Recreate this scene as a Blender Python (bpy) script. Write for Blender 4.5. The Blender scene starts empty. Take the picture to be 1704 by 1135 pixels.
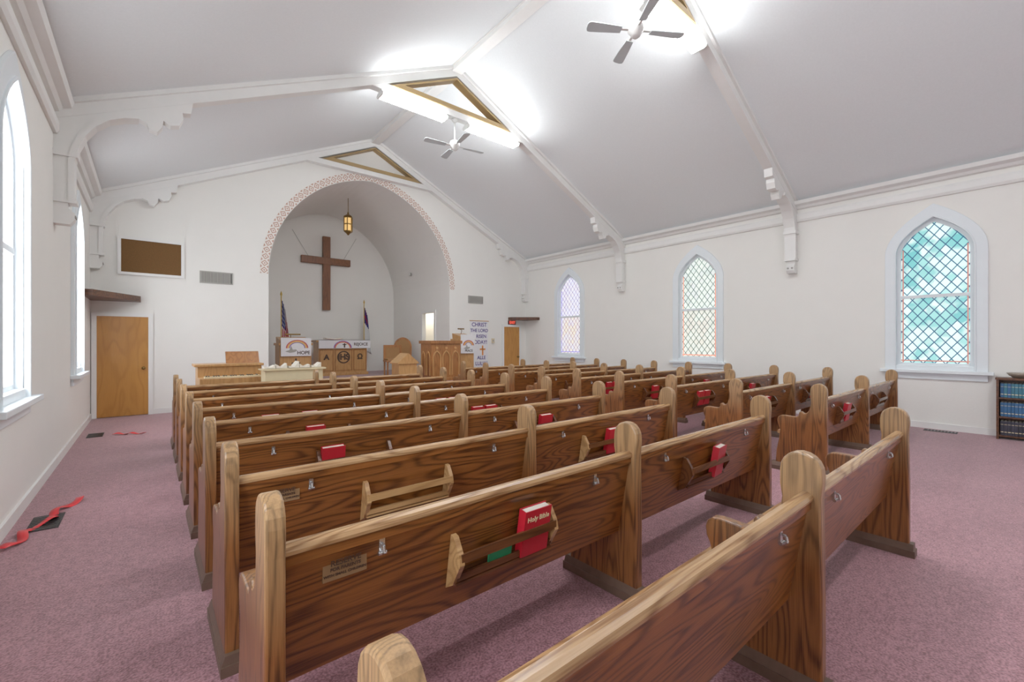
import bpy, math, random
from mathutils import Vector
random.seed(7)
S=bpy.context.scene
COL=S.collection
try:
    S.view_settings.view_transform='Standard'
    S.view_settings.look='None'
    S.view_settings.exposure=.24
    S.view_settings.gamma=1.2
except Exception: pass

# ------------------------------------------------ materials
def newmat(name):
    m=bpy.data.materials.new(name); m.use_nodes=True
    nt=m.node_tree; b=nt.nodes['Principled BSDF']
    return m,nt,b
def N(nt,t,**kw):
    n=nt.nodes.new(t)
    for k,v in kw.items(): setattr(n,k,v)
    return n
def math_(nt,op,a,b=None,c=None):
    n=nt.nodes.new('ShaderNodeMath'); n.operation=op
    for i,v in enumerate((a,b,c)):
        if v is None: continue
        if isinstance(v,(int,float)): n.inputs[i].default_value=v
        else: nt.links.new(v,n.inputs[i])
    return n.outputs[0]
def mixc(nt,f,a,b):
    n=nt.nodes.new('ShaderNodeMix'); n.data_type='RGBA'
    if isinstance(f,(int,float)): n.inputs[0].default_value=f
    else: nt.links.new(f,n.inputs[0])
    for i,v in ((6,a),(7,b)):
        if isinstance(v,tuple): n.inputs[i].default_value=(*v,1)
        else: nt.links.new(v,n.inputs[i])
    return n.outputs[2]
def plain(name,col,rough=.6,metal=0,var=.06,scale=8,bump=0,bscale=60,spec=None):
    m,nt,b=newmat(name)
    tc=N(nt,'ShaderNodeTexCoord'); no=N(nt,'ShaderNodeTexNoise')
    no.inputs['Scale'].default_value=scale; no.inputs['Detail'].default_value=3
    nt.links.new(tc.outputs['Object'],no.inputs['Vector'])
    d=tuple(c*(1-var) for c in col); l=tuple(min(1,c*(1+var)) for c in col)
    nt.links.new(mixc(nt,no.outputs['Fac'],d,l),b.inputs['Base Color'])
    b.inputs['Roughness'].default_value=rough; b.inputs['Metallic'].default_value=metal
    if spec is not None: b.inputs['Specular IOR Level'].default_value=spec
    if bump:
        n2=N(nt,'ShaderNodeTexNoise'); n2.inputs['Scale'].default_value=bscale
        nt.links.new(tc.outputs['Object'],n2.inputs['Vector'])
        bp=N(nt,'ShaderNodeBump'); bp.inputs['Strength'].default_value=bump; bp.inputs['Distance'].default_value=.01
        nt.links.new(n2.outputs['Fac'],bp.inputs['Height']); nt.links.new(bp.outputs[0],b.inputs['Normal'])
    return m
def emis(name,col,st):
    m,nt,b=newmat(name)
    b.inputs['Base Color'].default_value=(*col,1)
    b.inputs['Emission Color'].default_value=(*col,1); b.inputs['Emission Strength'].default_value=st
    return m
def wood(name,dark,light,axis='x',rough=.3,freq=110,wear=None,contrast=1.0,across=7.0,along=.9,coat=.12):
    m,nt,b=newmat(name)
    tc=N(nt,'ShaderNodeTexCoord'); oi=N(nt,'ShaderNodeObjectInfo')
    cmb=N(nt,'ShaderNodeCombineXYZ')
    r=math_(nt,'MULTIPLY',oi.outputs['Random'],37.0)
    for i in range(3): nt.links.new(r,cmb.inputs[i])
    ad=N(nt,'ShaderNodeVectorMath'); ad.operation='ADD'
    nt.links.new(tc.outputs['Object'],ad.inputs[0]); nt.links.new(cmb.outputs[0],ad.inputs[1])
    ai='xyz'.index(axis)
    def mp(al,ac):
        v=N(nt,'ShaderNodeVectorMath'); v.operation='MULTIPLY'
        s=[ac]*3; s[ai]=al
        v.inputs[1].default_value=s; nt.links.new(ad.outputs[0],v.inputs[0]); return v.outputs[0]
    n1=N(nt,'ShaderNodeTexNoise'); n1.inputs['Scale'].default_value=1; n1.inputs['Detail'].default_value=1.2
    nt.links.new(mp(along,across),n1.inputs['Vector'])
    s=math_(nt,'SINE',math_(nt,'MULTIPLY',n1.outputs['Fac'],freq))
    s=math_(nt,'MULTIPLY_ADD',s,.5,.5); s=math_(nt,'POWER',s,2.4)
    n2=N(nt,'ShaderNodeTexNoise'); n2.inputs['Scale'].default_value=1; n2.inputs['Detail'].default_value=3
    nt.links.new(mp(7,230),n2.inputs['Vector'])
    n3=N(nt,'ShaderNodeTexNoise'); n3.inputs['Scale'].default_value=1.5; n3.inputs['Detail'].default_value=2
    nt.links.new(ad.outputs[0],n3.inputs['Vector'])
    f=math_(nt,'MULTIPLY',s,.62*contrast)
    f2=math_(nt,'MULTIPLY_ADD',n2.outputs['Fac'],1.1*contrast,-.38*contrast)
    f=math_(nt,'ADD',f,f2); f=math_(nt,'ADD',f,math_(nt,'MULTIPLY_ADD',n3.outputs['Fac'],.5,-.25))
    f=math_(nt,'MINIMUM',math_(nt,'MAXIMUM',f,0),1)
    c=mixc(nt,f,light,dark)
    if wear:
        z0,z1,wc,amt=wear
        sp=N(nt,'ShaderNodeSeparateXYZ'); nt.links.new(tc.outputs['Object'],sp.inputs[0])
        mr=N(nt,'ShaderNodeMapRange'); mr.inputs[1].default_value=z0; mr.inputs[2].default_value=z1; mr.inputs[4].default_value=amt
        nt.links.new(math_(nt,'ADD',sp.outputs[2],math_(nt,'MULTIPLY',n3.outputs['Fac'],.2)),mr.inputs[0])
        wcol=mixc(nt,f,wc,tuple(k*.42 for k in wc))
        c=mixc(nt,mr.outputs[0],c,wcol)
    nt.links.new(c,b.inputs['Base Color'])
    b.inputs['Roughness'].default_value=rough
    b.inputs['Specular IOR Level'].default_value=.4
    b.inputs['Coat Weight'].default_value=coat; b.inputs['Coat Roughness'].default_value=.25
    bp=N(nt,'ShaderNodeBump'); bp.inputs['Strength'].default_value=.06; bp.inputs['Distance'].default_value=.003
    nt.links.new(f,bp.inputs['Height']); nt.links.new(bp.outputs[0],b.inputs['Normal'])
    return m

M={}
M['wall']=plain('wall_plaster',(.86,.85,.81),.85,var=.02,scale=3,bump=.15,bscale=90)
M['ceil']=plain('ceiling_panel',(.83,.87,.89),.9,var=.04,scale=40,bump=.15,bscale=200)
M['trim']=plain('white_painted_trim',(.84,.84,.82),.45,var=.03)
M['casing']=plain('cool_white_casing',(.80,.86,.90),.4,var=.02)
M['gold']=plain('tan_gold_paint',(.34,.22,.085),.5,var=.1)
M['pewback']=wood('oak_backrest',(.032,.0075,.0018),(.27,.088,.019),'x',.32,100,across=6.5,contrast=.92)
M['pewseat']=wood('oak_seat',(.22,.09,.03),(.54,.30,.13),'x',.3,90)
M['pewend']=wood('oak_end',(.06,.017,.005),(.28,.10,.027),'z',.33,100,wear=(.62,1.0,(.48,.28,.125),.9),across=8)
M['plinth']=plain('worn_plinth',(.13,.075,.05),.5,var=.3,scale=20)
M['rail']=wood('oak_rail',(.20,.085,.028),(.50,.29,.13),'x',.22,70,across=10)
M['rackl']=wood('rack_light_oak',(.30,.14,.045),(.56,.32,.13),'x',.3,60)
M['rackd']=wood('rack_dark_oak',(.05,.014,.005),(.15,.05,.016),'x',.3,60)
M['door']=wood('door_veneer',(.32,.12,.02),(.52,.23,.045),'z',.3,40,contrast=.5,across=4)
M['furn']=wood('honey_oak',(.30,.13,.038),(.56,.30,.11),'z',.35,50,contrast=.55)
M['furnd']=wood('brown_oak',(.16,.055,.014),(.40,.16,.048),'z',.35,50,contrast=.65)
M['cross']=wood('cross_wood',(.08,.024,.006),(.21,.07,.02),'z',.5,60,contrast=.7)
M['shelfd']=wood('dark_shelf',(.04,.013,.006),(.14,.05,.018),'x',.45,50)
M['cork']=plain('cork',(.135,.06,.013),.9,var=.25,scale=60)
M['metal']=plain('steel',(.6,.6,.6),.25,.9)
M['grey']=plain('grey_vent',(.36,.35,.32),.5,.2)
M['dark']=plain('dark_slot',(.02,.02,.02),.6)
M['brass']=plain('aged_brass',(.22,.13,.035),.35,.8)
M['amber']=emis('amber_glass',(.8,.48,.16),.6)
M['red']=plain('red_cover',(.52,.010,.022),.4,var=.1)
M['redrib']=plain('red_satin',(.75,.012,.02),.35)
M['pages']=plain('paper',(.80,.74,.64),.8,scale=80)
M['goldink']=plain('gold_ink',(.85,.70,.42),.4)
M['ink']=plain('brown_ink',(.06,.03,.018),.6)
M['purple']=plain('purple_ink',(.06,.03,.22),.7)
M['cloth']=plain('white_cloth',(.82,.82,.84),.9,bump=.1)
M['fan']=plain('fan_grey',(.56,.62,.64),.4,.0)
M['fanw']=plain('fan_body_white',(.74,.74,.72),.4)
M['lens']=emis('fluorescent_lens',(.97,.99,1.0),42)
M['blue']=plain('navy_blue',(.012,.025,.20),.7)
M['flagred']=plain('flag_red',(.45,.012,.03),.7)
M['flagwhite']=plain('flag_white',(.8,.8,.8),.8)
M['flaggold']=plain('gold_fringe',(.55,.36,.07),.6)
M['bookblue']=plain('book_blue',(.016,.10,.25),.5,var=.15)
M['bookteal']=plain('book_teal',(.03,.16,.24),.5,var=.15)
M['bookblack']=plain('book_black',(.02,.02,.04),.5,var=.15)
M['plaque']=plain('tan_plaque',(.24,.13,.055),.5,var=.15)
M['green']=plain('green_paper',(.012,.28,.11),.7)
M['cream']=plain('cream_enamel',(.70,.58,.36),.5,var=.08)
M['black']=plain('black_gloss',(.02,.02,.02),.3)
M['exit']=plain('exit_dark_red',(.11,.01,.01),.5)
M['exitl']=emis('exit_letters',(1,.10,.06),1.0)
M['orange']=plain('orange_band',(.80,.28,.06),.8)
M['yellow']=plain('yellow_band',(.80,.58,.1),.8)
M['violet']=plain('violet_band',(.22,.1,.45),.8)
M['upholst']=plain('brown_upholstery',(.34,.17,.06),.8)
M['ceramic']=plain('bowl_ceramic',(.28,.23,.18),.4)

# carpet
m,nt,b=newmat('mauve_carpet')
tc=N(nt,'ShaderNodeTexCoord')
n1=N(nt,'ShaderNodeTexNoise'); n1.inputs['Scale'].default_value=95; n1.inputs['Detail'].default_value=4
n2=N(nt,'ShaderNodeTexNoise'); n2.inputs['Scale'].default_value=1.3; n2.inputs['Detail'].default_value=4
n3=N(nt,'ShaderNodeTexNoise'); n3.inputs['Scale'].default_value=22; n3.inputs['Detail'].default_value=4
for n in (n1,n2,n3): nt.links.new(tc.outputs['Object'],n.inputs['Vector'])
f=math_(nt,'MULTIPLY_ADD',n1.outputs['Fac'],3.4,-1.2)
f=math_(nt,'ADD',f,math_(nt,'MULTIPLY_ADD',n3.outputs['Fac'],1.4,-.7))
f=math_(nt,'ADD',f,math_(nt,'MULTIPLY_ADD',n2.outputs['Fac'],.7,-.35))
f=math_(nt,'MINIMUM',math_(nt,'MAXIMUM',f,0),1)
nt.links.new(mixc(nt,f,(.165,.044,.064),(.46,.205,.245)),b.inputs['Base Color'])
b.inputs['Roughness'].default_value=.6
b.inputs['Sheen Weight'].default_value=.35
bp=N(nt,'ShaderNodeBump'); bp.inputs['Strength'].default_value=.4; bp.inputs['Distance'].default_value=.01
nt.links.new(n1.outputs['Fac'],bp.inputs['Height']); nt.links.new(bp.outputs[0],b.inputs['Normal'])
M['carpet']=m

def stained(name,pale,tint,tint2,border,lead,amount,strength,cw=.132,ch=.175,low=None):
    m,nt,b=newmat(name)
    tc=N(nt,'ShaderNodeTexCoord'); sp=N(nt,'ShaderNodeSeparateXYZ'); nt.links.new(tc.outputs['Object'],sp.inputs[0])
    y=math_(nt,'DIVIDE',sp.outputs[1],cw); z=math_(nt,'DIVIDE',sp.outputs[2],ch)
    p=math_(nt,'ADD',y,z); q=math_(nt,'SUBTRACT',z,y)
    def line(v,w):
        fr=math_(nt,'FRACT',v); a=math_(nt,'ABSOLUTE',math_(nt,'SUBTRACT',fr,.5))
        return math_(nt,'GREATER_THAN',a,.5-w)
    L=math_(nt,'MAXIMUM',line(p,.065),line(q,.065))
    cm=N(nt,'ShaderNodeCombineXYZ')
    nt.links.new(math_(nt,'FLOOR',p),cm.inputs[0]); nt.links.new(math_(nt,'FLOOR',q),cm.inputs[1])
    wn=N(nt,'ShaderNodeTexWhiteNoise'); nt.links.new(cm.outputs[0],wn.inputs['Vector'])
    bl=N(nt,'ShaderNodeTexNoise'); bl.inputs['Scale'].default_value=1.9; bl.inputs['Detail'].default_value=3
    nt.links.new(tc.outputs['Object'],bl.inputs['Vector'])
    t=N(nt,'ShaderNodeMapRange'); t.inputs[1].default_value=.62-amount*.35; t.inputs[2].default_value=.68-amount*.28
    nt.links.new(math_(nt,'ADD',bl.outputs['Fac'],math_(nt,'MULTIPLY_ADD',wn.outputs['Value'],.22,-.11)),t.inputs[0])
    c=mixc(nt,t.outputs[0],mixc(nt,math_(nt,'MULTIPLY',wn.outputs['Value'],.3),pale,tint2),mixc(nt,wn.outputs['Value'],tint,tint2))
    if low:
        lm=math_(nt,'MULTIPLY',math_(nt,'LESS_THAN',sp.outputs[2],2.15),math_(nt,'MULTIPLY_ADD',wn.outputs['Value'],.5,.15))
        c=mixc(nt,lm,c,low)
    ay=math_(nt,'ABSOLUTE',sp.outputs[1])
    bd=math_(nt,'MULTIPLY',math_(nt,'GREATER_THAN',ay,.372),math_(nt,'LESS_THAN',ay,.390))
    c=mixc(nt,L,c,lead)
    c=mixc(nt,math_(nt,'MULTIPLY',bd,math_(nt,'LESS_THAN',sp.outputs[2],2.95)),c,border)
    c=mixc(nt,math_(nt,'LESS_THAN',math_(nt,'ABSOLUTE',math_(nt,'SUBTRACT',sp.outputs[2],1.095)),.010),c,border)
    nt.links.new(c,b.inputs['Emission Color']); b.inputs['Emission Strength'].default_value=strength
    nt.links.new(c,b.inputs['Base Color']); b.inputs['Roughness'].default_value=.2
    b.inputs['Specular IOR Level'].default_value=.2
    return m
M['glassA']=stained('teal_stained_glass',(.64,.80,.77),(.05,.36,.38),(.30,.60,.58),(.42,.17,.14),(.03,.09,.17),.40,.66)
M['glassB']=stained('pale_stained_glass',(.64,.72,.66),(.44,.55,.49),(.62,.66,.66),(.75,.22,.14),(.06,.085,.085),.28,.70,low=(.66,.60,.50))
M['glassC']=stained('amber_violet_stained_glass',(.66,.68,.86),(.60,.58,.78),(.76,.74,.80),(.20,.18,.62),(.20,.16,.20),.5,.70,low=(.74,.60,.40))
M['glassW']=emis('sunlit_white_glass',(.92,.96,1.0),7)

# arch stencil
m,nt,b=newmat('stencil_band')
tc=N(nt,'ShaderNodeTexCoord'); sp=N(nt,'ShaderNodeSeparateXYZ'); nt.links.new(tc.outputs['UV'],sp.inputs[0])
fu=math_(nt,'ABSOLUTE',math_(nt,'SUBTRACT',math_(nt,'FRACT',sp.outputs[0]),.5))
fv=math_(nt,'ABSOLUTE',math_(nt,'SUBTRACT',sp.outputs[1],.5))
s_=math_(nt,'ADD',fu,fv)
ring=math_(nt,'MULTIPLY',math_(nt,'GREATER_THAN',s_,.30),math_(nt,'LESS_THAN',s_,.45))
dot=math_(nt,'LESS_THAN',s_,.12)
cor=math_(nt,'GREATER_THAN',s_,.78)
k=math_(nt,'MAXIMUM',math_(nt,'MAXIMUM',ring,dot),cor)
nt.links.new(mixc(nt,k,(.82,.78,.73),(.48,.25,.18)),b.inputs['Base Color']); b.inputs['Roughness'].default_value=.8
M['stencil']=m

# ------------------------------------------------ mesh builder
class MB:
    def __init__(s): s.v=[];s.f=[];s.m=[];s.sm=[];s.mats=[]
    def mi(s,mat):
        mat=M[mat] if isinstance(mat,str) else mat
        if mat not in s.mats: s.mats.append(mat)
        return s.mats.index(mat)
    def add(s,vs,fs,mat,smooth=False):
        o=len(s.v); s.v+=[tuple(p) for p in vs]; i=s.mi(mat)
        for f in fs: s.f.append([o+k for k in f]); s.m.append(i); s.sm.append(smooth)
    def box(s,x0,x1,y0,y1,z0,z1,mat):
        vs=[(x,y,z) for z in (z0,z1) for y in (y0,y1) for x in (x0,x1)]
        s.add(vs,[(0,2,3,1),(4,5,7,6),(0,1,5,4),(2,6,7,3),(0,4,6,2),(1,3,7,5)],mat)
    def to3(s,p,t,axis):
        if axis=='x': return (t,p[0],p[1])
        if axis=='y': return (p[0],t,p[1])
        return (p[0],p[1],t)
    def prism(s,pts,axis,a,b,mat):
        n=len(pts)
        vs=[s.to3(p,a,axis) for p in pts]+[s.to3(p,b,axis) for p in pts]
        fs=[list(range(n))[::-1],list(range(n,2*n))]+[(i,(i+1)%n,n+(i+1)%n,n+i) for i in range(n)]
        s.add(vs,fs,mat)
    def ring(s,outer,inner,axis,a,b,mat,closed=False):
        n=len(outer)
        vs=[s.to3(p,a,axis) for p in outer]+[s.to3(p,a,axis) for p in inner]+[s.to3(p,b,axis) for p in outer]+[s.to3(p,b,axis) for p in inner]
        fs=[]
        R=range(n) if closed else range(n-1)
        for i in R:
            j=(i+1)%n
            fs+=[(i,j,n+j,n+i),(2*n+i,3*n+i,3*n+j,2*n+j),(i,2*n+i,2*n+j,j),(n+i,n+j,3*n+j,3*n+i)]
        if not closed:
            fs+=[(0,n,3*n,2*n),(n-1,3*n-1,4*n-1,2*n-1)]
        s.add(vs,fs,mat)
    def cyl(s,p0,p1,r0,r1,mat,seg=16,smooth=True):
        p0=Vector(p0);p1=Vector(p1);d=(p1-p0).normalized()
        u=d.orthogonal().normalized();w=d.cross(u)
        vs=[]
        for p,r in((p0,r0),(p1,r1)):
            for i in range(seg):
                a=2*math.pi*i/seg; vs.append(p+r*(math.cos(a)*u+math.sin(a)*w))
        s.add(vs,[(i,(i+1)%seg,seg+(i+1)%seg,seg+i) for i in range(seg)],mat,smooth)
        s.add(vs[:seg],[list(range(seg))[::-1]],mat); s.add(vs[seg:],[list(range(seg))],mat)
    def lathe(s,prof,c,mat,seg=20,smooth=True):
        vs=[];n=len(prof)
        for r,z in prof:
            for i in range(seg):
                a=2*math.pi*i/seg; vs.append((c[0]+r*math.cos(a),c[1]+r*math.sin(a),c[2]+z))
        fs=[(k*seg+i,k*seg+(i+1)%seg,(k+1)*seg+(i+1)%seg,(k+1)*seg+i) for k in range(n-1) for i in range(seg)]
        s.add(vs,fs,mat,smooth)
    def tube(s,pts,r,mat,seg=8):
        for a,b in zip(pts[:-1],pts[1:]): s.cyl(a,b,r,r,mat,seg)
    def mesh(s,name):
        me=bpy.data.meshes.new(name); me.from_pydata(s.v,[],s.f)
        for mt in s.mats: me.materials.append(mt)
        me.polygons.foreach_set('material_index',s.m); me.polygons.foreach_set('use_smooth',s.sm)
        me.validate(); 
        import bmesh
        bm=bmesh.new(); bm.from_mesh(me); bmesh.ops.recalc_face_normals(bm,faces=bm.faces); bm.to_mesh(me); bm.free()
        return me
    def obj(s,name,parent=None,loc=(0,0,0),rot=(0,0,0),bevel=0,**kw):
        return inst(s.mesh(name),name,parent,loc,rot,bevel,**kw)
def inst(me,name,parent=None,loc=(0,0,0),rot=(0,0,0),bevel=0,**kw):
    o=bpy.data.objects.new(name,me); COL.objects.link(o)
    o.location=loc; o.rotation_euler=rot
    if parent: o.parent=parent
    if bevel:
        b=o.modifiers.new('b','BEVEL'); b.width=bevel; b.segments=2; b.limit_method='ANGLE'; b.angle_limit=math.radians(40)
    for k,v in kw.items(): o[k]=v
    return o
def empty(name,loc=(0,0,0),rot=(0,0,0),**kw):
    return inst(None,name,None,loc,rot,**kw)
def text(body,size,mat,name,parent,loc,rot=(math.pi/2,0,0),ext=.001,align='CENTER',bold=0):
    cu=bpy.data.curves.new(name,'FONT'); cu.body=body; cu.size=size; cu.extrude=ext; cu.align_x=align; cu.align_y='CENTER'; cu.offset=bold
    t=bpy.data.objects.new('tmp',cu); COL.objects.link(t)
    bpy.context.view_layer.update()
    dg=bpy.context.evaluated_depsgraph_get()
    me=bpy.data.meshes.new_from_object(t.evaluated_get(dg))
    bpy.data.objects.remove(t); me.name=name
    me.materials.clear(); me.materials.append(M[mat])
    return inst(me,name,parent,loc,rot)
def lancet(hw,zs,H,n=10,c=0):
    R=(hw*hw+H*H)/(2*hw); cx=hw-R; pts=[]
    a1=math.atan2(H,-cx)
    right=[(c+cx+R*math.cos(a1*i/n),zs+R*math.sin(a1*i/n)) for i in range(n+1)]
    left=[(2*c-x,z) for x,z in right]
    return left[:-1]+right[::-1]
def gothic(hw,zs,H,n=12,c=0,k=.52):
    right=[]
    for i in range(n+1):
        t=i/n; P1=(hw,zs+k*H)
        x=(1-t)**2*hw+2*t*(1-t)*P1[0]*.97; z=(1-t)**2*zs+2*t*(1-t)*P1[1]+t*t*(zs+H)
        right.append((c+x,z))
    left=[(2*c-x,z) for x,z in right]
    return left[:-1]+right[::-1]

# ------------------------------------------------ dimensions
XL,XR,YB,YR=-.82,9.75,11.0,-6.0
XC=(XL+XR)/2; ZE=4.1; ZR=6.62; SL=(ZR-ZE)/(XC-XL)
AC=4.42; AHW=2.36; AZS=2.93; AH=2.62; YA=14.8
PZ=.38
WY=[1.05,5.0,9.0,-2.95]

b=MB(); b.box(XL-.2,XR+.2,YR-.2,YA+.2,-.1,0,'carpet'); b.obj('floor',kind='structure',label='mauve speckled carpet floor')
b=MB()
b.prism([(XL-.2,ZE-.2*SL),(XC,ZR),(XR+.2,ZE-.2*SL),(XR+.2,ZE-.2*SL+.12),(XC,ZR+.12),(XL-.2,ZE-.2*SL+.12)],'y',YR,YB+.1,'ceil')
b.obj('ceiling',kind='structure',label='pale grey-white sloped gable ceiling')
b=MB(); arch=lancet(AHW,AZS,AH,18,AC)
poly=[(XL-.1,0),(AC-AHW,0)]+arch+[(AC+AHW,0),(XR+.1,0),(XR+.1,ZE-.03),(XC,ZR+.02),(XL-.1,ZE-.03)]
b.prism(poly,'y',YB,YB+.15,'wall'); b.obj('wall_front',kind='structure',label='white plaster gable wall with a pointed chancel arch')
def sidewall(name,x0,x1):
    b=MB(); b.box(x0,x1,YR,YB+.1,0,1.0,'wall')
    pts=[(YR,1.0)]
    for yc in sorted(WY):
        l=gothic(.46,2.88,.56,12,yc)
        pts+=[(yc-.46,1.0)]+l+[(yc+.46,1.0)]
    pts+=[(YB+.1,1.0),(YB+.1,ZE+.02),(YR,ZE+.02)]
    b.prism(pts,'x',x0,x1,'wall'); b.obj(name,kind='structure',label='white plaster side wall with lancet windows')
sidewall('wall_left',XL-.2,XL); sidewall('wall_right',XR,XR+.2)
b=MB(); b.prism([(XL-.1,0),(XR+.1,0),(XR+.1,ZE),(XC,ZR),(XL-.1,ZE)],'y',YR-.15,YR,'wall'); b.obj('wall_rear',kind='structure',label='white plaster rear gable wall')
# apse
b=MB()
ao=lancet(AHW+.1,AZS,AH+.1,18,AC)
b.ring([(AC-AHW-.1,0)]+ao+[(AC+AHW+.1,2.3)],[(AC-AHW,0)]+arch+[(AC+AHW,2.3)],'y',YB+.15,YA,'wall')
b.box(AC+AHW,AC+AHW+.1,YB+.15,11.87,0,2.3,'wall'); b.box(AC+AHW,AC+AHW+.1,12.62,YA,0,2.3,'wall'); b.box(AC+AHW,AC+AHW+.1,11.87,12.62,0,PZ,'wall')
b.box(AC-AHW-.1,AC+AHW+.1,YA,YA+.1,0,AZS+AH+.2,'wall')
b.obj('wall_apse',kind='structure',label='white vaulted chancel recess')
b=MB(); X2=AC+AHW+.1
b.box(X2+1,X2+1.1,11.3,13.3,0,2.6,'wall'); b.box(X2,X2+1,11.2,11.3,0,2.6,'wall'); b.box(X2,X2+1,13.3,13.4,0,2.6,'wall'); b.box(X2,X2+1.1,11.2,13.4,2.6,2.7,'wall')
b.box(X2,X2+1,11.3,13.3,0,PZ,'wall')
b.obj('wall_vestry',kind='structure',label='small side room beyond the chancel doorway')
def bulb(name,loc,en,lab,col=(1,.88,.72)):
    la=bpy.data.lights.new(name,'POINT'); la.energy=en; la.shadow_soft_size=.08; la.color=col; lo=bpy.data.objects.new(name,la); COL.objects.link(lo); lo.location=loc
    lo['label']=lab; lo['category']='lamp'
bulb('vestry_lamp',(X2+.5,12.9,2.3),9,'warm ceiling bulb in the small side room')
b=MB()
for (y0,y1,z0,z1) in ((11.79,11.87,PZ,2.38),(12.62,12.70,PZ,2.38),(11.87,12.62,2.3,2.38)): b.box(AC+AHW-.03,AC+AHW,y0,y1,z0,z1,'trim')
b.obj('trim_1',kind='structure',label='white doorway casing')
b=MB(); b.cyl((6.60,13.2,3.62),(6.66,13.2,3.62),.05,.05,'grey'); b.cyl((6.58,13.2,3.62),(6.60,13.2,3.62),.035,.045,'fanw'); b.obj('smoke_detector',label='small round detector on the chancel vault',category='detector')

outer=lancet(AHW+.17,AZS,AH+.19,30,AC); inner=lancet(AHW+.01,AZS,AH+.01,30,AC)
vs=[(x,YB-.006,z) for x,z in outer]+[(x,YB-.006,z) for x,z in inner]; n=len(outer)
me=bpy.data.meshes.new('stencil'); me.from_pydata(vs,[],[(i,n+i,n+i+1,i+1) for i in range(n-1)])
uv=me.uv_layers.new(name='UVMap'); L=0; cum=[0]
for i in range(n-1): L+=math.dist(outer[i],outer[i+1]); cum.append(L)
for i,pl in enumerate(me.polygons):
    us=[(cum[i]/.16,1),(cum[i]/.16,0),(cum[i+1]/.16,0),(cum[i+1]/.16,1)]
    for li,u in zip(pl.loop_indices,us): uv.data[li].uv=u
me.materials.append(M['stencil']); inst(me,'trim_2',kind='structure',label='reddish stencilled border around the arch')

b=MB(); b.box(2.15,7.3,9.55,YB,0,PZ,'carpet'); b.box(AC-AHW+.005,AC+AHW-.005,YB,YA,0,PZ,'carpet'); b.box(2.15,7.3,9.53,9.55,0,PZ,'furn')
b.obj('platform',kind='structure',label='low carpeted chancel platform')

b=MB(); b.box(XL,XL+.02,YR,YB,0,.10,'trim'); b.obj('baseboard_left',kind='structure')
b=MB(); b.box(XR-.02,XR,YR,YB,0,.10,'trim'); b.obj('baseboard_right',kind='structure')
b=MB(); b.box(.06,2.06,YB-.02,YB,0,.10,'trim'); b.box(7.3,8.75,YB-.02,YB,0,.10,'trim'); b.obj('baseboard_front',kind='structure')
for nm,sg,x in (('trim_3',1,XL),('trim_4',-1,XR)):
    b=MB()
    for prof in ([(0,4.12),(0,3.98),(.05,3.99),(.08,4.03),(.15,4.06),(.17,4.12)],[(0,3.74),(.03,3.74),(.05,3.78),(.05,3.86),(.03,3.9),(0,3.9)]):
        b.prism([(x+sg*p,z) for p,z in prof],'y',YR,YB,'trim')
    b.obj(nm,kind='structure',label='white crown moulding')
b=MB(); b.box(XC-.10,XC+.10,YR,YB,ZR-.14,ZR-.02,'trim'); b.box(XC-.13,XC+.13,YR,YB,ZR-.07,ZR-.05,'trim'); b.obj('trim_5',kind='structure',label='white ridge beam')

# trusses
def bracket(b,x,sg,w):
    inner=[(.13,2.74),(.17,2.80),(.17,2.87),(.12,2.92),(.12,2.98),(.16,3.02),(.16,3.45),(.19,3.62),(.25,3.78),(.34,3.92),(.46,4.03),(.60,4.10),(.72,4.13),(.80,4.10),(.82,4.04),(.90,4.02),(.95,4.10),(.96,4.18),(1.03,4.14),(1.12,4.17),(1.16,4.27),(1.15,4.34),(1.24,4.36),(1.26,4.5)]
    full=[(0,2.74)]+inner+[(1.26,ZE+1.26*SL-.1),(0,ZE-.05)]
    b.prism([(x+sg*p,z) for p,z in full],'y',-w/2,w/2,'trim')
def bracket_rim(x,sg,w,e):
    b=MB()
    p=[(.172,3.02),(.172,3.45),(.202,3.62),(.262,3.775),(.348,3.91),(.462,4.018),(.60,4.088),(.72,4.118)]
    q=[(.12,3.02),(.12,3.46),(.152,3.64),(.215,3.81),(.31,3.955),(.435,4.07),(.585,4.145),(.715,4.17)]
    b.ring([(x+sg*a,z) for a,z in p],[(x+sg*a,z) for a,z in q],'y',-w/2-.02,w/2+.02,'trim')
    b.obj('curved_moulding',e)
    b=MB(); b.box(*sorted((x,x+sg*.20)),-w/2-.03,w/2+.03,3.50,3.56,'trim'); b.box(*sorted((x,x+sg*.19)),-w/2-.02,w/2+.02,2.98,3.02,'trim')
    for dy in (-.035,.035): b.cyl((x+sg*.165,dy,2.835),(x+sg*.18,dy,2.835),.018,.018,'grey',12)
    b.obj('collar',e)
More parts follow.
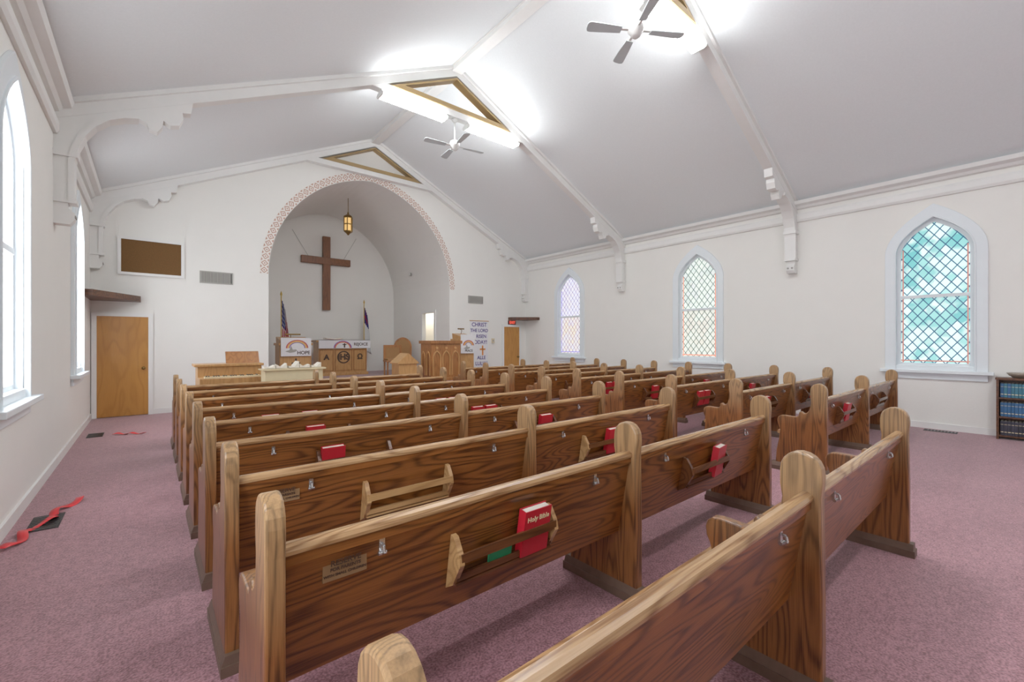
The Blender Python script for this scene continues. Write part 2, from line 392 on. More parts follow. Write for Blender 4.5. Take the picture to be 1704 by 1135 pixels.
def truss(i,y,full=True):
    e=empty('trim_%d'%i,(0,y,0),kind='structure',label='white painted roof truss with carved brackets')
    w=.15
    for sg,x in ((1,XL),(-1,XR)):
        b=MB(); b.prism([(x,ZE-.02),(XC,ZR-.02),(XC,ZR-.20),(x,ZE-.20)],'y',-w/2,w/2,'trim')
        b.prism([(x,ZE-.0),(XC,ZR-.0),(XC,ZR-.06),(x,ZE-.06)],'y',-w/2-.04,w/2+.04,'trim')
        b.obj('rafter',e)
        b=MB(); bracket(b,x,sg,w-.01); br=b.obj('bracket',e); bracket_rim(x,sg,w,br)
    zc=5.66; hw=(ZR-.19-zc)/SL
    b=MB(); b.box(XC-hw-.1,XC+hw+.1,-w/2+.005,w/2-.005,zc-.02,zc+.10,'trim'); b.obj('collar_tie',e)
    b=MB()
    A=(XC,ZR-.24); h2=(ZR-.24-(zc+.10))/SL
    o=[(XC-h2,zc+.10),A,(XC+h2,zc+.10)]
    t=.085; h3=h2-t*2.9
    inn=[(XC-h3,zc+.10+t),(XC,zc+.10+t+h3*SL),(XC+h3,zc+.10+t)]
    b.ring(o,inn,'y',-w/2-.01,w/2+.01,'gold',closed=True); b.obj('triangular_lining',e,label='tan gold painted triangle')
    return e
for i,y in enumerate((YB-.08,7.06,3.05,-.95)): truss(6+i,y)

# windows
def window(i,x,yc,rot,glass,label):
    e=empty('window_%d'%i,(x,yc,0),(0,0,rot),kind='structure',label=label)
    def out(hw,H,zb,zs=2.88): return [(-hw,zb)]+gothic(hw,zs,H,12)+[(hw,zb)]
    b=MB(); b.ring(out(.60,.76,.93),out(.455,.55,.93),'x',0,.035,'casing')
    b.ring(out(.475,.575,.93),out(.455,.545,.93),'x',.03,.05,'casing'); b.obj('casing',e,bevel=.005)
    b=MB(); b.ring(out(.465,.57,.98),out(.455,.55,.98),'x',-.13,.01,'casing'); b.obj('jamb',e)
    b=MB(); b.box(-.0,.10,-.66,.66,.90,.95,'casing'); b.box(0,.03,-.60,.60,.80,.90,'casing'); b.box(-.13,.02,-.46,.46,.94,1.02,'casing'); b.obj('sill',e,bevel=.006)
    b=MB(); b.ring(out(.457,.555,1.0),out(.405,.48,1.0),'x',-.09,-.045,'casing'); b.box(-.09,-.045,-.41,.41,1.0,1.06,'casing'); b.box(-.095,-.035,-.41,.41,2.13,2.18,'casing'); b.obj('sash',e)
    b=MB(); b.prism(out(.42,.50,1.02),'x',-.085,-.075,glass); b.obj('glass',e)
window(1,XR,1.05,math.pi,'glassA','pointed window with teal and clear diamond leaded glass')
window(2,XR,5.0,math.pi,'glassB','pointed window with pale leaded glass and red border')
window(3,XR,9.0,math.pi,'glassC','pointed window with amber and violet leaded glass')
window(4,XR,-2.95,math.pi,'glassA','pointed window with teal leaded glass')
for j,yc in enumerate((9.0,5.0,1.05,-2.95)): window(5+j,XL,yc,0,'glassW','bright pointed window in white casing')

# doors
def door(i,x0,x1,label):
    e=empty('door_%d'%i,((x0+x1)/2,YB,0),kind='structure',label=label); w=(x1-x0)/2
    b=MB(); b.box(-w,w,-.035,0,.01,1.88,'door'); b.obj('door_leaf',e,bevel=.003)
    b=MB(); b.box(-w-.07,-w,-.045,0,0,1.95,'trim'); b.box(w,w+.07,-.045,0,0,1.95,'trim'); b.box(-w,w,-.045,0,1.88,1.95,'trim'); b.obj('door_frame',e)
    b=MB(); b.lathe([(0,.0),(.03,.0),(.03,.006),(.012,.01),(.012,.03),(.025,.04),(.03,.055),(.022,.07),(0,.075)],(0,0,0),'brass'); b.obj('door_knob',e,(w-.07,-.035,.90),(math.pi/2,0,0))
    return e
door(1,-.735,-.01,'plain honey veneer flush door'); door(2,8.80,9.45,'plain honey veneer flush door below exit sign')

# ------------------------------------------------ pews
W1,W2,W3=.0275,1.7925,3.6225; PW=3.65
prof=[(.03,.03),(.03,.45),(.035,.80),(.03,.86)]
for i in range(11):
    a=math.pi-math.pi*i/10; prof.append((.105+.075*math.cos(a),.885+.088*math.sin(a)**.85))
prof+=[(.18,.83),(.172,.78),(.178,.72),(.195,.675),(.215,.65),(.24,.645),(.252,.66),(.27,.665),(.283,.65),(.283,.625),(.30,.605),(.33,.60),(.42,.605),(.46,.60),(.485,.58),(.495,.55),(.49,.51),(.475,.48),(.465,.44),(.475,.35),(.50,.22),(.515,.03)]
b=MB(); b.prism(prof,'x',-.0275,.0275,'pewend')
ME_END=b.mesh('pew_end')
b=MB()
b.box(-.045,.045,.0,.555,0,.045,'plinth'); b.prism([(-.042,.045),(.042,.045),(.0275,.085),(-.0275,.085)],'y',.008,.548,'plinth')
ME_PL=b.mesh('plinth')
b=MB(); b.prism([(.072,.79),(.148,.36),(.172,.36),(.098,.79)],'x',.05,PW-.05,'pewback')
b.prism([(.066,.755),(.072,.755),(.072,.79),(.066,.79)],'x',.05,PW-.05,'pewback')
ME_BACK=b.mesh('backrest')
b=MB(); b.prism([(.060,.787),(.058,.80),(.064,.813),(.078,.82),(.098,.818),(.108,.808),(.106,.787)],'x',.05,PW-.05,'rail'); ME_RAIL=b.mesh('top_rail')
b=MB(); b.prism([(.168,.392),(.166,.413),(.30,.405),(.42,.418),(.485,.432),(.503,.428),(.51,.412),(.505,.392)],'x',.05,PW-.05,'pewseat'); b.box(.05,PW-.05,.44,.46,.33,.395,'pewback'); ME_SEAT=b.mesh('seat')
def yface(z): return .072+(.79-z)*.177
def rackmesh(mat,mat2,w=.5):
    b=MB()
    for x in (-w/2,w/2):
        b.prism([(yface(.68)-.002,.68),(yface(.67)-.025,.675),(yface(.6)-.072,.62),(yface(.6)-.08,.58),(yface(.48)-.05,.49),(yface(.46)-.002,.46)],'x',x-.011,x+.011,mat2)
    b.box(-w/2,w/2,yface(.6)-.078,yface(.6)-.066,.585,.62,mat)
    b.box(-w/2,w/2,yface(.5)-.062,yface(.5)-.05,.505,.53,mat)
    b.box(-w/2,w/2,yface(.5)-.06,yface(.5)-.004,.488,.498,mat)
    return b.mesh('book_rack')
ME_RL=rackmesh('rackl','rackl'); ME_RD=rackmesh('rackd','rackd'); ME_RM=rackmesh('rackd','rackl')
b=MB(); b.box(-.010,.010,yface(.72)-.008,yface(.72)+.001,.70,.75,'metal'); b.tube([(0,yface(.7)-.006,.735),(0,yface(.7)-.026,.73),(0,yface(.7)-.03,.712),(0,yface(.7)-.016,.702)],.005,'metal'); b.cyl((-.014,yface(.7)-.012,.703),(.014,yface(.7)-.012,.703),.007,.007,'metal')
ME_HOOK=b.mesh('metal_clip')
b=MB(); b.box(-.07,.07,yface(.69)-.004,yface(.69)+.004,.66,.73,'plaque'); ME_SIGN=b.mesh('plaque')
b=MB(); b.box(-.075,.075,-.021,-.017,0,.205,'red'); b.box(-.075,.075,.017,.021,0,.205,'red'); b.box(-.077,-.073,-.021,.021,0,.205,'red'); ME_COV=b.mesh('book_cover')
b=MB(); b.box(-.072,.069,-.0168,.0168,.004,.20,'pages'); ME_PG=b.mesh('book_pages')
def bible(pew,x,z=.502,tilt=.17,grp='red bibles in the pew racks',txt=False,lean=0):
    L=pew.location
    yy=yface(.6)-.030
    e=empty('bible',(L.x+x,L.y+yy,z),(tilt,0,lean),label='red hardcover bible standing in a pew rack',category='book',group=grp)
    inst(ME_COV,'book_cover',e); inst(ME_PG,'book_pages',e)
    if txt:
        text('Holy Bible',.030,'goldink','book_title',e,(0,-.0222,.165),ext=.0006,bold=.0006)
    return e
pews={}
def mkpew(blk,k,x0):
    e=empty('church_pew',(x0,.50+.84*k,0),label='long varnished oak pew with rounded ends and divider',category='pew',group='rows of oak church pews')
    pews[(blk,k)]=e
    inst(ME_BACK,'backrest',e); inst(ME_RAIL,'top_rail',e,bevel=.003,label='worn pale top rail'); inst(ME_SEAT,'seat',e)
    for x in (W1,W2,W3):
        o=inst(ME_END,'pew_end',e,(x,0,0),bevel=.008); inst(ME_PL,'plinth',o)
    for s0 in (0,1.77):
        for hx in (.36,1.48): inst(ME_HOOK,'metal_clip',e,(s0+hx,0,0),label='small steel clip')
for k in range(0,9): mkpew(0,k,.2475)
for k in range(1,10): mkpew(1,k,5.36)
def rack(b,k,x,me):
    inst(me,'book_rack',pews[(b,k)],(x,0,0),label='oak book rack for bibles')
rack(0,1,.90,ME_RM); rack(0,1,2.62,ME_RD); rack(0,2,.88,ME_RL); rack(0,2,2.62,ME_RM)
for k in range(3,9):
    rack(0,k,.88,ME_RD); rack(0,k,2.62,ME_RD)
for k in range(1,10):
    rack(1,k,.88,ME_RD); rack(1,k,2.62,ME_RD)
bible(pews[(0,1)],1.04,txt=True)
bible(pews[(0,1)],2.76,lean=.12)
for k,xs in {2:(2.70,),3:(.72,2.74),4:(.84,2.52,2.70),5:(.66,1.02,2.56,2.74),6:(.8,1.0,2.6),7:(.9,2.55,2.75),8:(.8,2.6)}.items():
    for x in xs: bible(pews[(0,k)],x)
for k,xs in {1:(.85,),2:(.80,2.7),3:(.72,.90,2.5),4:(.9,2.6),5:(.8,1.0,2.7),6:(.9,2.5),7:(.8,2.6),8:(.9,2.6),9:(.9,)}.items():
    for x in xs: bible(pews[(1,k)],x)
for k in (1,2):
    p=pews[(0,k)]; xs=.24
    s=inst(ME_SIGN,'plaque',p,(xs,0,0),(0,0,0),label='tan plaque reading reserve for parents with small children')
    a=math.pi/2+.175
    for t,sz,z in (('RESERVE',.026,.716),('FOR PARENTS',.0155,.695),('WITH SMALL CHILDREN',.0125,.676)):
        text(t,sz,'ink','plaque_lettering',s,(0,yface(z)-.007,z),(a,0,0),ext=.0005,bold=.0005)
b=MB(); b.box(-.06,.06,-.003,.003,0,.10,'green'); b.obj('leaflet',loc=(.2475+.86,1.34+yface(.55)-.04,.505),rot=(.17,0,0),label='green leaflet in the pew rack',category='paper')

# ------------------------------------------------ ceiling fans
def fan(y,ang,tilt=0):
    e=empty('ceiling_fan',(XC,y,0),label='four-blade grey ceiling fan hanging on a rod',category='ceiling fan',group='ceiling fans')
    b=MB(); b.cyl((0,0,5.24),(0,0,5.64),.012,.012,'fanw'); b.lathe([(0,5.64),(.06,5.64),(.055,5.60),(.02,5.57)],(0,0,0),'fanw'); b.obj('rod',e)
    b=MB(); b.lathe([(0,5.24),(.03,5.24),(.08,5.21),(.095,5.17),(.095,5.12),(.07,5.09),(.055,5.06),(.03,5.04),(0,5.035)],(0,0,0),'fanw'); b.obj('motor_housing',e)
    bm_=MB()
    bm_.prism([(.18,-.045),(.40,-.060),(.56,-.068),(.585,-.06),(.600,-.03),(.600,.03),(.585,.06),(.56,.068),(.40,.060),(.18,.045)],'z',-.004,.004,'fan')
    bm_.box(.08,.24,-.015,.015,.004,.012,'fanw')
    me=bm_.mesh('blade')
    for q in range(4): inst(me,'blade',e,(0,0,5.12),(math.radians(10),0,math.radians(ang+90*q)))
fan(7.06,-10); fan(3.05,-32)

# fluorescent fixtures
def fixture(xc,y):
    e=empty('fluorescent_light',(xc,y,0),label='white wraparound fluorescent ceiling light, switched on',category='light',group='fluorescent lights on the trusses')
    h=.63
    b=MB(); b.box(-h,h,-.07,.07,5.605,5.64,'fanw')
    for x in (-h,h):
        b.prism([(-.085,5.608),(-.125,5.575),(-.105,5.54),(-.08,5.53),(.08,5.53),(.105,5.54),(.125,5.575),(.085,5.608)],'x',x-.012,x+.012,'fanw')
    b.obj('housing',e)
    b=MB(); b.prism([(-.075,5.604),(-.115,5.575),(-.10,5.548),(-.08,5.538),(.08,5.538),(.10,5.548),(.115,5.575),(.075,5.604)],'x',-h+.013,h-.013,'lens'); b.obj('diffuser',e,label='glowing diffuser')
for y in (7.06,3.05,-.95):  # last pair is unseen behind the camera, added as fill light for the room
    fixture(3.62,y-.0); fixture(5.36,y-.0)

# ------------------------------------------------ chancel items
e=empty('cross',(AC,YA-.005,0),label='large dark wooden cross hung on the chancel wall',category='cross')
b=MB(); b.box(-.115,.115,-.14,-.02,2.42,4.80,'cross'); b.obj('upright',e,bevel=.01)
b=MB(); b.box(-.76,.76,-.145,-.015,3.90,4.12,M['cross']); b.obj('crossbar',e,bevel=.01)
b=MB(); b.tube([(-.55,-.08,4.12),(-1.0,-.005,4.9)],.006,'grey'); b.tube([(.55,-.08,4.12),(1.0,-.005,4.9)],.006,'grey'); b.obj('hanging_wire',e)

e=empty('lantern',(AC,12.7,0),label='brass hanging lantern with amber glass',category='lantern')
b=MB(); 
for i in range(9):
    z=5.54-i*.044; b.cyl((0,0,z),(0,0,z-.038),.010,.010,'brass',8)
b.obj('chain',e)
b=MB(); b.lathe([(0,5.14),(.02,5.14),(.03,5.08),(.12,5.02),(.135,4.99),(.12,4.97)],(0,0,0),'brass',6,False); b.lathe([(.125,4.60),(.12,4.57),(.06,4.53),(.02,4.48),(0,4.47)],(0,0,0),'brass',6,False)
for i in range(6):
    a=2*math.pi*i/6; b.cyl((.115*math.cos(a),.115*math.sin(a),4.58),(.115*math.cos(a),.115*math.sin(a),4.99),.014,.014,'brass',6)
b.lathe([(.118,4.80),(.126,4.80),(.126,4.77),(.118,4.77)],(0,0,0),'brass',6,False)
b.obj('frame',e)
b=MB(); b.lathe([(0,4.60),(.10,4.60),(.10,4.97),(0,4.97)],(0,0,0),'amber',6,False); b.obj('glass',e)

def rainbow(b,cx,z,r,y,mats=('flagred','orange','yellow','violet'),st=.024,th=.02):
    for i,mt in enumerate(mats):
        ro=r-i*st; ri=ro-th
        o=[(cx+ro*math.cos(math.pi*t/14),z+ro*.8*math.sin(math.pi*t/14)) for t in range(15)]
        q=[(cx+ri*math.cos(math.pi*t/14),z+ri*.8*math.sin(math.pi*t/14)) for t in range(15)]
        b.ring(o,q,'y',y-.003,y,mt)
def dove(b,cx,z,s,y):
    b.prism([(cx-s,z),(cx-.3*s,z+.25*s),(cx,z+s),(cx+.25*s,z+.3*s),(cx+.8*s,z+.35*s),(cx+s,z+.1*s),(cx+.5*s,z-.15*s),(cx-.2*s,z-.25*s)],'y',y-.003,y,'grey')
# altar
e=empty('altar',(4.55,13.75,PZ),label='light oak altar with round monogram emblem',category='altar')
b=MB(); b.box(-.72,.72,-.28,.28,.0,1.0,'furn'); b.box(-.76,.76,-.31,.31,0,.08,'furn'); b.obj('body',e,bevel=.006)
b=MB(); b.box(-.80,.80,-.34,.34,1.0,1.06,'furn'); b.obj('top',e,bevel=.008)
for x in (-.50,.0,.50):
    b=MB(); w=.2 if x else .26
    b.ring([(x-w,.14),(x-w,.78),(x+w,.78),(x+w,.14)],[(x-w+.02,.16),(x-w+.02,.76),(x+w-.02,.76),(x+w-.02,.16)],'y',-.295,-.28,'furnd',closed=True); b.obj('panel_moulding',e)
b=MB(); n=28
b.ring([(.19*math.cos(2*math.pi*i/n),.55+.19*math.sin(2*math.pi*i/n)) for i in range(n)],[(.155*math.cos(2*math.pi*i/n),.55+.155*math.sin(2*math.pi*i/n)) for i in range(n)],'y',-.30,-.28,'ink',closed=True); b.obj('emblem_ring',e)
text('IHS',.24,'ink','monogram',e,(0,-.29,.55),ext=.006,bold=.010)
text('Ω',.22,'ink','omega_symbol',e,(.5,-.29,.55),ext=.006,bold=.008); text('A',.22,'ink','alpha_symbol',e,(-.5,-.29,.55),ext=.006,bold=.008)
b=MB(); b.box(-.74,.80,-.36,-.345,.82,1.075,'cloth'); b.box(-.74,.80,-.36,.30,1.061,1.075,'cloth'); rainbow(b,-.05,.83,.27,-.36,('violet','flagred','orange')); c=b.obj('altar_cloth',None,(4.55,13.75,PZ),label='white altar cloth with rainbow arc and lettering',category='cloth')
text('REJOICE',.12,'ink','lettering',c,(.50,-.363,.94),bold=.003) 
b=MB(); b.box(-.02,.02,-.368,-.364,.84,.97,'ink'); b.box(-.06,.06,-.368,-.364,.92,.945,'ink'); b.obj('small_cross',c)
b=MB(); b.prism([(-.25,1.10),(0,1.075),(.25,1.10),(.25,1.13),(0,1.09),(-.25,1.13)],'y',-.1,.2,'pages'); b.prism([(-.27,1.09),(0,1.07),(.27,1.09),(0,1.078)],'y',-.12,.22,'flagred'); b.obj('open_bible',None,(4.35,13.75,PZ+.01),(0,0,0),label='large open bible on the altar',category='book')

def lectern(x,y,w,d,h,label,mat,cloth=True):
    e=empty('lectern',(x,y,PZ),label=label,category='lectern')
    b=MB(); b.box(-w/2,w/2,-d/2,d/2,.06,h-.1,mat); b.box(-w/2-.03,w/2+.03,-d/2-.03,d/2+.03,0,.07,mat); b.box(-w/2-.03,w/2+.03,-d/2-.03,d/2+.03,h-.12,h-.06,mat); b.obj('body',e,bevel=.005)
    b=MB(); b.prism([(-d/2-.02,h-.06),(d/2,h-.06),(d/2+.02,h+.10),(-d/2-.02,h+.0)],'x',-w/2+.02,w/2-.02,mat); b.obj('reading_desk',e,bevel=.005)
    return e
e=lectern(2.85,12.2,.74,.5,1.05,'light oak lectern with dark cross emblem','furn')
b=MB(); b.box(-.02,.02,-.27,-.25,.28,.60,'ink'); b.box(-.10,.10,-.27,-.25,.46,.50,'ink'); b.obj('cross_emblem',e)
b=MB(); b.box(-.35,.35,-.300,-.281,.66,1.12,'cloth'); rainbow(b,.02,.86,.26,-.300); dove(b,-.12,.78,.14,-.304); c=b.obj('banner_cloth',None,(2.85,12.2,PZ),label='white lectern cloth with rainbow and dove',category='cloth')
text('HOPE',.12,'ink','lettering',c,(.17,-.304,.74),bold=.003)
b=MB(); b.tube([(2.80,12.25,PZ+1.115),(2.80,12.25,PZ+1.20)],.01,'brass'); b.cyl((2.65,12.2,PZ+1.21),(3.02,12.2,PZ+1.21),.018,.018,'brass'); b.obj('reading_lamp',label='brass tube reading lamp on the lectern',category='lamp')

e=empty('pulpit',(6.0,10.15,PZ),label='brown oak pulpit with carved gothic panels',category='pulpit')
b=MB(); b.box(-.46,.42,-.28,.28,.06,1.0,'furnd'); b.box(-.50,.46,-.32,.32,0,.08,'furnd'); b.box(-.50,.46,-.32,.32,.97,1.05,'furnd'); b.obj('body',e,bevel=.006)
b=MB()
for c0 in (-.30,-.02,.26):
    b.ring([(c0-.12,.15)]+lancet(.12,.60,.2,8,c0)+[(c0+.12,.15)],[(c0-.095,.15)]+lancet(.095,.60,.16,8,c0)+[(c0+.095,.15)],'y',-.30,-.28,'furn')
    b.cyl((c0,-.30,.86),(c0,-.28,.86),.035,.035,'furn')
b.obj('front_carving',e)
b=MB()
for c0 in (-.13,.13):
    b.ring([(c0-.10,.15)]+lancet(.10,.60,.18,8,c0)+[(c0+.10,.15)],[(c0-.08,.15)]+lancet(.08,.60,.14,8,c0)+[(c0+.08,.15)],'x',-.48,-.46,'furn')
b.obj('side_carving',e)
e=lectern(6.78,10.3,.46,.42,1.16,'light oak reading desk beside the pulpit','furn')
b=MB(); b.box(-.23,.24,-.255,-.241,.70,1.22,'cloth'); rainbow(b,.02,.92,.18,-.255); dove(b,-.04,.84,.11,-.259); c=b.obj('banner_cloth',None,(6.78,10.3,PZ),label='white cloth with rainbow hanging on the reading desk',category='cloth')
text('PEACE',.09,'ink','lettering',c,(.03,-.259,.77),bold=.002)
b=MB(); b.tube([(0,.1,1.23),(0,.05,1.34),(-.1,0,1.38)],.008,'brass'); b.cyl((-.16,0,1.38),(.04,0,1.38),.018,.018,'brass'); b.obj('reading_lamp',None,(6.78,10.3,PZ),label='brass reading lamp on the reading desk',category='lamp')

e=empty('chest',(4.86,10.0,PZ),label='light oak gabled chest on the platform',category='chest')
b=MB(); b.box(-.24,.24,-.2,.2,0,.48,'furn'); b.box(-.27,.27,-.23,.23,0,.06,'furn'); b.obj('body',e,bevel=.005)
b=MB(); b.prism([(-.28,.48),(.28,.48),(.28,.51),(0,.74),(-.28,.51)],'y',-.23,.23,'furn'); b.obj('gable_lid',e,bevel=.004)

def chair(x,y,arched,rot=0):
    e=empty('chancel_chair',(x,y,PZ),(0,0,rot),label='arched high-back oak chair with upholstered panel' if arched else 'square-back oak chair with upholstered panel',category='chair')
    for sx in (-.24,.24):
        for sy in (-.22,.2):
            b=MB(); b.cyl((sx,sy,0),(sx,sy,.43),.022,.028,'furnd',8); b.obj('leg',e)
    b=MB(); b.box(-.28,.28,-.26,.24,.42,.47,'furnd'); b.box(-.25,.25,-.23,.2,.47,.52,'upholst'); b.obj('seat',e,bevel=.01)
    b=MB()
    if arched:
        o=[(-.28,.45)]+lancet(.28,.86,.30,8)+[(.28,.45)]; q=[(-.22,.5)]+lancet(.22,.86,.23,8)+[(.22,.5)]
    else:
        o=[(-.27,.45),(-.27,.92),(.27,.92),(.27,.45)]; q=[(-.20,.5),(-.20,.85),(.20,.85),(.20,.5)]
    b.ring(o,q,'y',.19,.25,'furnd'); b.prism(q,'y',.205,.235,'upholst'); b.obj('backrest',e)
chair(6.25,12.9,True,-.3); chair(5.65,12.3,False,-.2)

def flag(x,y,kind):
    us=kind=='us'
    e=empty('flag',(x,y,PZ),label='american flag draped on a standing pole' if us else 'white christian flag with blue canton on a standing pole',category='flag')
    b=MB(); b.cyl((0,0,.03),(0,0,2.25),.014,.014,'flaggold',10); b.obj('pole',e)
    b=MB(); b.lathe([(0,2.42),(.01,2.40),(.03,2.33),(.012,2.27),(.02,2.25),(0,2.24)],(0,0,0),'flaggold',10); b.obj('finial',e)
    b=MB(); b.lathe([(0,.05),(.05,.05),(.10,.03),(.13,.0),(0,0)],(0,0,0),'flaggold'); b.obj('stand_base',e)
    NX,NZ=26,22; vs=[]
    sgn=1
    for j in range(NZ+1):
        t=j/NZ
        for i in range(NX+1):
            s=i/NX
            wdt=.09+.17*t
            px=.015+s*wdt*sgn; py=.05*math.sin(s*26+t*1.5)*(.4+.6*s)
            pz=2.18-t*1.45-s*.30*(1-.5*t)
            vs.append((px,py,pz))
    b=MB(); b.v=vs
    for j in range(NZ):
        for i in range(NX):
            if us:
                if j<11 and i<15: mt='blue' if not (i%3==1 and j%2==1) else 'flagwhite'
                else: mt='flagred' if ((i+j//3)//3)%2==0 else 'flagwhite'
            else:
                if j<8: mt='blue' if not (i in(10,11,12) or j==4) else 'flagred'
                else: mt='flagwhite'
            b.f.append([j*(NX+1)+i,j*(NX+1)+i+1,(j+1)*(NX+1)+i+1,(j+1)*(NX+1)+i]); b.m.append(b.mi(mt)); b.sm.append(True)
    o=b.obj('flag_cloth',e); sd=o.modifiers.new('s','SOLIDIFY'); sd.thickness=.004
flag(2.80,13.3,'us'); flag(5.52,14.35,'c')

# organ
e=empty('organ',(1.08,9.15,0),label='oak organ console with raised music desk',category='organ')
b=MB(); b.box(-.45,.50,-.1,.35,0,.98,'furn'); b.box(-.5,.53,-.15,.4,.98,1.02,'furn'); b.box(-.45,-.40,-.5,-.1,0,.72,'furn'); b.box(.45,.50,-.5,-.1,0,.72,'furn'); b.box(-.45,.50,-.52,-.1,.70,.80,'furn'); b.obj('console_body',e,bevel=.006)
b=MB(); b.prism([(.10,1.02),(.16,1.02),(.25,1.22),(.21,1.23)],'x',-.02,.5,'furnd'); b.obj('music_desk',e)
b=MB(); b.box(-.38,.43,-.48,-.28,.80,.825,'cream')
for i in range(22):
    if i%7 not in (2,6): b.box(-.36+i*.035,-.345+i*.035,-.40,-.28,.825,.84,'black')
b.obj('keyboard',e)
e=empty('piano',(1.95,8.22,0),label='cream spinet piano with open lid and papers',category='piano')
b=MB(); b.box(-.46,.46,.0,.36,0,.92,'cream'); b.box(-.46,-.41,-.25,0,0,.66,'cream'); b.box(.41,.46,-.25,0,0,.66,'cream'); b.box(-.46,.46,-.27,0,.62,.72,'cream'); b.obj('cabinet',e,bevel=.006)
b=MB(); b.prism([(-.05,.92),(.38,.92),(.38,.94),(-.05,.95)],'x',-.50,.50,'cream'); b.obj('lid',e,bevel=.004)
b=MB(); b.box(-.40,.40,-.24,-.04,.72,.735,'pages')
for i in range(22):
    if i%7 not in (2,6): b.box(-.38+i*.035,-.365+i*.035,-.15,-.04,.735,.748,'black')
b.obj('keyboard',e)
for i in range(5):
    b=MB(); b.prism([(-.08,0),(.08,0),(.08,.05+.03*(i%3)),(0,.012),(-.08,.035+.03*(i%2))],'y',-.12,.12,'pages'); b.obj('sheet_music',None,(1.57+i*.185,8.38,.955),(0,0,random.uniform(-.1,.1)),label='loose curled sheet music on the piano lid',category='paper',group='sheet music on the piano')

# ------------------------------------------------ wall items
e=empty('bulletin_board',(.047,YB,3.035),label='brown cork bulletin board in white frame',category='board')
b=MB(); b.box(-.45,.45,-.03,-.0,-.31,.31,'cork'); b.obj('cork_panel',e)
b=MB(); b.ring([(-.50,-.36),(.50,-.36),(.50,.36),(-.50,.36)],[(-.45,-.31),(.45,-.31),(.45,.31),(-.45,.31)],'y',-.045,-.0,'trim',closed=True); b.obj('frame',e)
def vent(x0,x1,z0,z1):
    e=empty('wall_vent',((x0+x1)/2,YB,(z0+z1)/2),label='grey louvred air vent on white wall',category='vent'); w=(x1-x0)/2; h=(z1-z0)/2
    b=MB(); b.ring([(-w,-h),(w,-h),(w,h),(-w,h)],[(-w+.02,-h+.02),(w-.02,-h+.02),(w-.02,h-.02),(-w+.02,h-.02)],'y',-.02,-.0,'grey',closed=True); b.obj('frame',e)
    b=MB(); b.box(-w+.02,w-.02,-.004,-.001,-h+.02,h-.02,'dark')
    nn=int((2*w-.04)/.025)
    for i in range(nn): b.box(-w+.022+i*.025,-w+.040+i*.025,-.016,-.004,-h+.02,h-.02,'grey')
    b.obj('louvres',e)
vent(.80,1.38,2.62,2.87); vent(7.43,7.98,2.57,2.80)
b=MB(); b.box(8.32,8.42,YB-.03,YB,1.36,1.50,'cream'); b.box(8.34,8.40,YB-.034,YB-.03,1.40,1.46,'grey'); b.obj('thermostat',label='small cream wall thermostat',category='thermostat')
b=MB(); b.prism([(XL+.001,YB-.001),(XL+.001,9.75),(XL+.12,9.75),(-.12,YB-.25),(-.12,YB-.001)],'z',2.16,2.26,'shelfd'); b.obj('corner_shelf',label='dark wooden corner shelf above the door',category='shelf')
b=MB(); b.prism([(XR-.001,YB-.001),(XR-.001,10.3),(XR-.10,10.3),(9.0,YB-.2),(9.0,YB-.001)],'z',2.10,2.19,'shelfd'); b.obj('corner_shelf',label='dark wooden corner shelf above the exit sign',category='shelf')
e=empty('exit_sign',(9.14,YB,1.99),label='dark red illuminated exit sign above door',category='sign')
b=MB(); b.box(-.15,.15,-.05,-.0,-.035,.10,'exit'); b.obj('housing',e)
text('EXIT',.12,'exitl','lettering',e,(0,-.053,.032),bold=.002)
e=empty('banner',(7.84,YB,0),label='white banner with purple lettering and orange cross',category='banner')
b=MB(); b.box(-.34,.34,-.012,-.0,.52,2.03,'cloth'); b.obj('cloth',e); 
b=MB(); b.cyl((-.36,-.015,2.04),(.36,-.015,2.04),.012,.012,'furn'); b.obj('hanging_rod',e)
for t,z,s in (('CHRIST',1.92,.17),('THE LORD',1.74,.14),('IS RISEN',1.56,.15),('TODAY!',1.38,.16),('ALLE',.90,.15),('LULIA!',.72,.16)):
    text(t,s,'purple','lettering',e,(0 if z>1 else .08,-.014,z),bold=.003)
b=MB(); b.box(.10,.15,-.018,-.012,.98,1.28,'orange'); b.box(.02,.23,-.018,-.012,1.14,1.19,'orange'); b.obj('cross_applique',e)

def reg(x,y):
    e=empty('floor_register',(x,y,0),label='dark metal floor register set in the carpet',category='vent',group='floor registers')
    b=MB(); b.box(-.09,.09,-.19,.19,.0005,.004,'dark')
    for i in range(9): b.box(-.08,.08,-.17+i*.038,-.155+i*.038,.004,.007,'black')
    b.obj('grille',e)
reg(-.62,4.95); reg(-.62,9.05); reg(9.55,.95)
def ribbon(pts,w=.045):
    vs=[];n=len(pts)
    for i,p in enumerate(pts):
        a=Vector(pts[max(0,i-1)]);c=Vector(pts[min(n-1,i+1)]);d=(c-a); d.z=0; d.normalize(); q=Vector((-d.y,d.x,.25*math.sin(i*.5)))
        vs+=[tuple(Vector(p)+q*w/2),tuple(Vector(p)-q*w/2)]
    b=MB(); b.add(vs,[(2*i,2*i+1,2*i+3,2*i+2) for i in range(n-1)],'redrib',True)
    o=b.obj('ribbon',label='loose shiny red ribbon lying on the carpet',category='ribbon'); s=o.modifiers.new('s','SOLIDIFY'); s.thickness=.002
def path(p,q,n,amp):
    return [(p[0]+(q[0]-p[0])*i/n+amp*math.sin(i*.32),p[1]+(q[1]-p[1])*i/n,.018+.012*math.sin(i*.55)) for i in range(n+1)]
ribbon(path((-.48,5.5),(-.76,4.45),50,.03),.055)
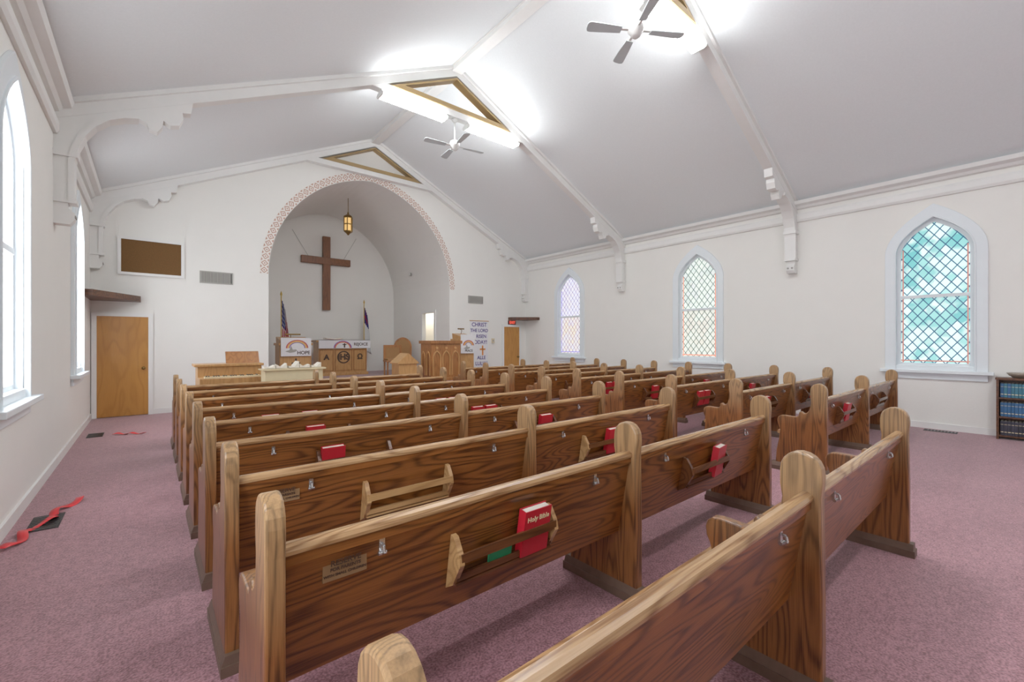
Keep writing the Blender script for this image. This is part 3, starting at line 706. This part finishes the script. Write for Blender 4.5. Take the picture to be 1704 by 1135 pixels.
ribbon(path((-.42,8.9),(-.05,8.72),24,.01),.05)

# bookcase
e=empty('bookcase',(9.59,-.12,0),label='dark low bookcase filled with blue books',category='bookcase')
b=MB(); b.box(-.14,.14,.455,.48,0,.86,'shelfd'); b.box(-.14,.14,-.48,-.455,0,.86,'shelfd'); b.box(.12,.14,-.455,.455,0,.86,'shelfd'); b.obj('case',e)
b=MB(); b.box(-.15,.14,-.49,.49,.86,.89,'shelfd'); b.obj('top',e)
for z in (.04,.31,.585):
    b=MB(); b.box(-.135,.12,-.455,.455,z,z+.02,'shelfd'); b.obj('shelf',e)
bms={}
for mt in ('bookblue','bookteal','bookblack'):
    b=MB(); b.box(-.09,.07,-.016,.016,0,.20,mt); b.box(-.085,.072,-.012,.012,.2,.201,'pages')
    b.box(-.0915,-.09,-.013,.013,.04,.05,'goldink'); b.box(-.0915,-.09,-.013,.013,.15,.155,'goldink'); bms[mt]=b.mesh('hymnal')
for z,ms in ((.061,('bookblack',)),(.331,('bookblue',)),(.606,('bookblue','bookteal'))):
    y=.425
    while y>-.1:
        mt=random.choice(ms)
        inst(bms[mt],'hymnal',None,(9.58+random.uniform(-.01,.01),-.12+y,z),label='blue hymnal upright on the bookcase shelf' if mt!='bookblack' else 'black hymnal upright on the bottom shelf',category='book',group='hymnals in the bookcase')
        y-=.0345
b=MB(); b.lathe([(0,.0),(.05,.0),(.09,.03),(.12,.07),(.115,.07),(.085,.035),(.04,.01),(0,.01)],(0,0,0),'ceramic'); b.obj('bowl',None,(9.57,.15,.892),label='brown ceramic bowl on the bookcase',category='bowl')

w=bpy.data.worlds.new('World'); S.world=w; w.use_nodes=True
w.node_tree.nodes['Background'].inputs[0].default_value=(.8,.9,1,1); w.node_tree.nodes['Background'].inputs[1].default_value=1

cd=bpy.data.cameras.new('Camera'); cd.lens=725/1704*36; cd.sensor_width=36; cd.clip_start=.02
co=bpy.data.objects.new('Camera',cd); COL.objects.link(co); co.location=(0,0,1.42); co.rotation_euler=(math.pi/2,0,-math.radians(39.8))
S.camera=co
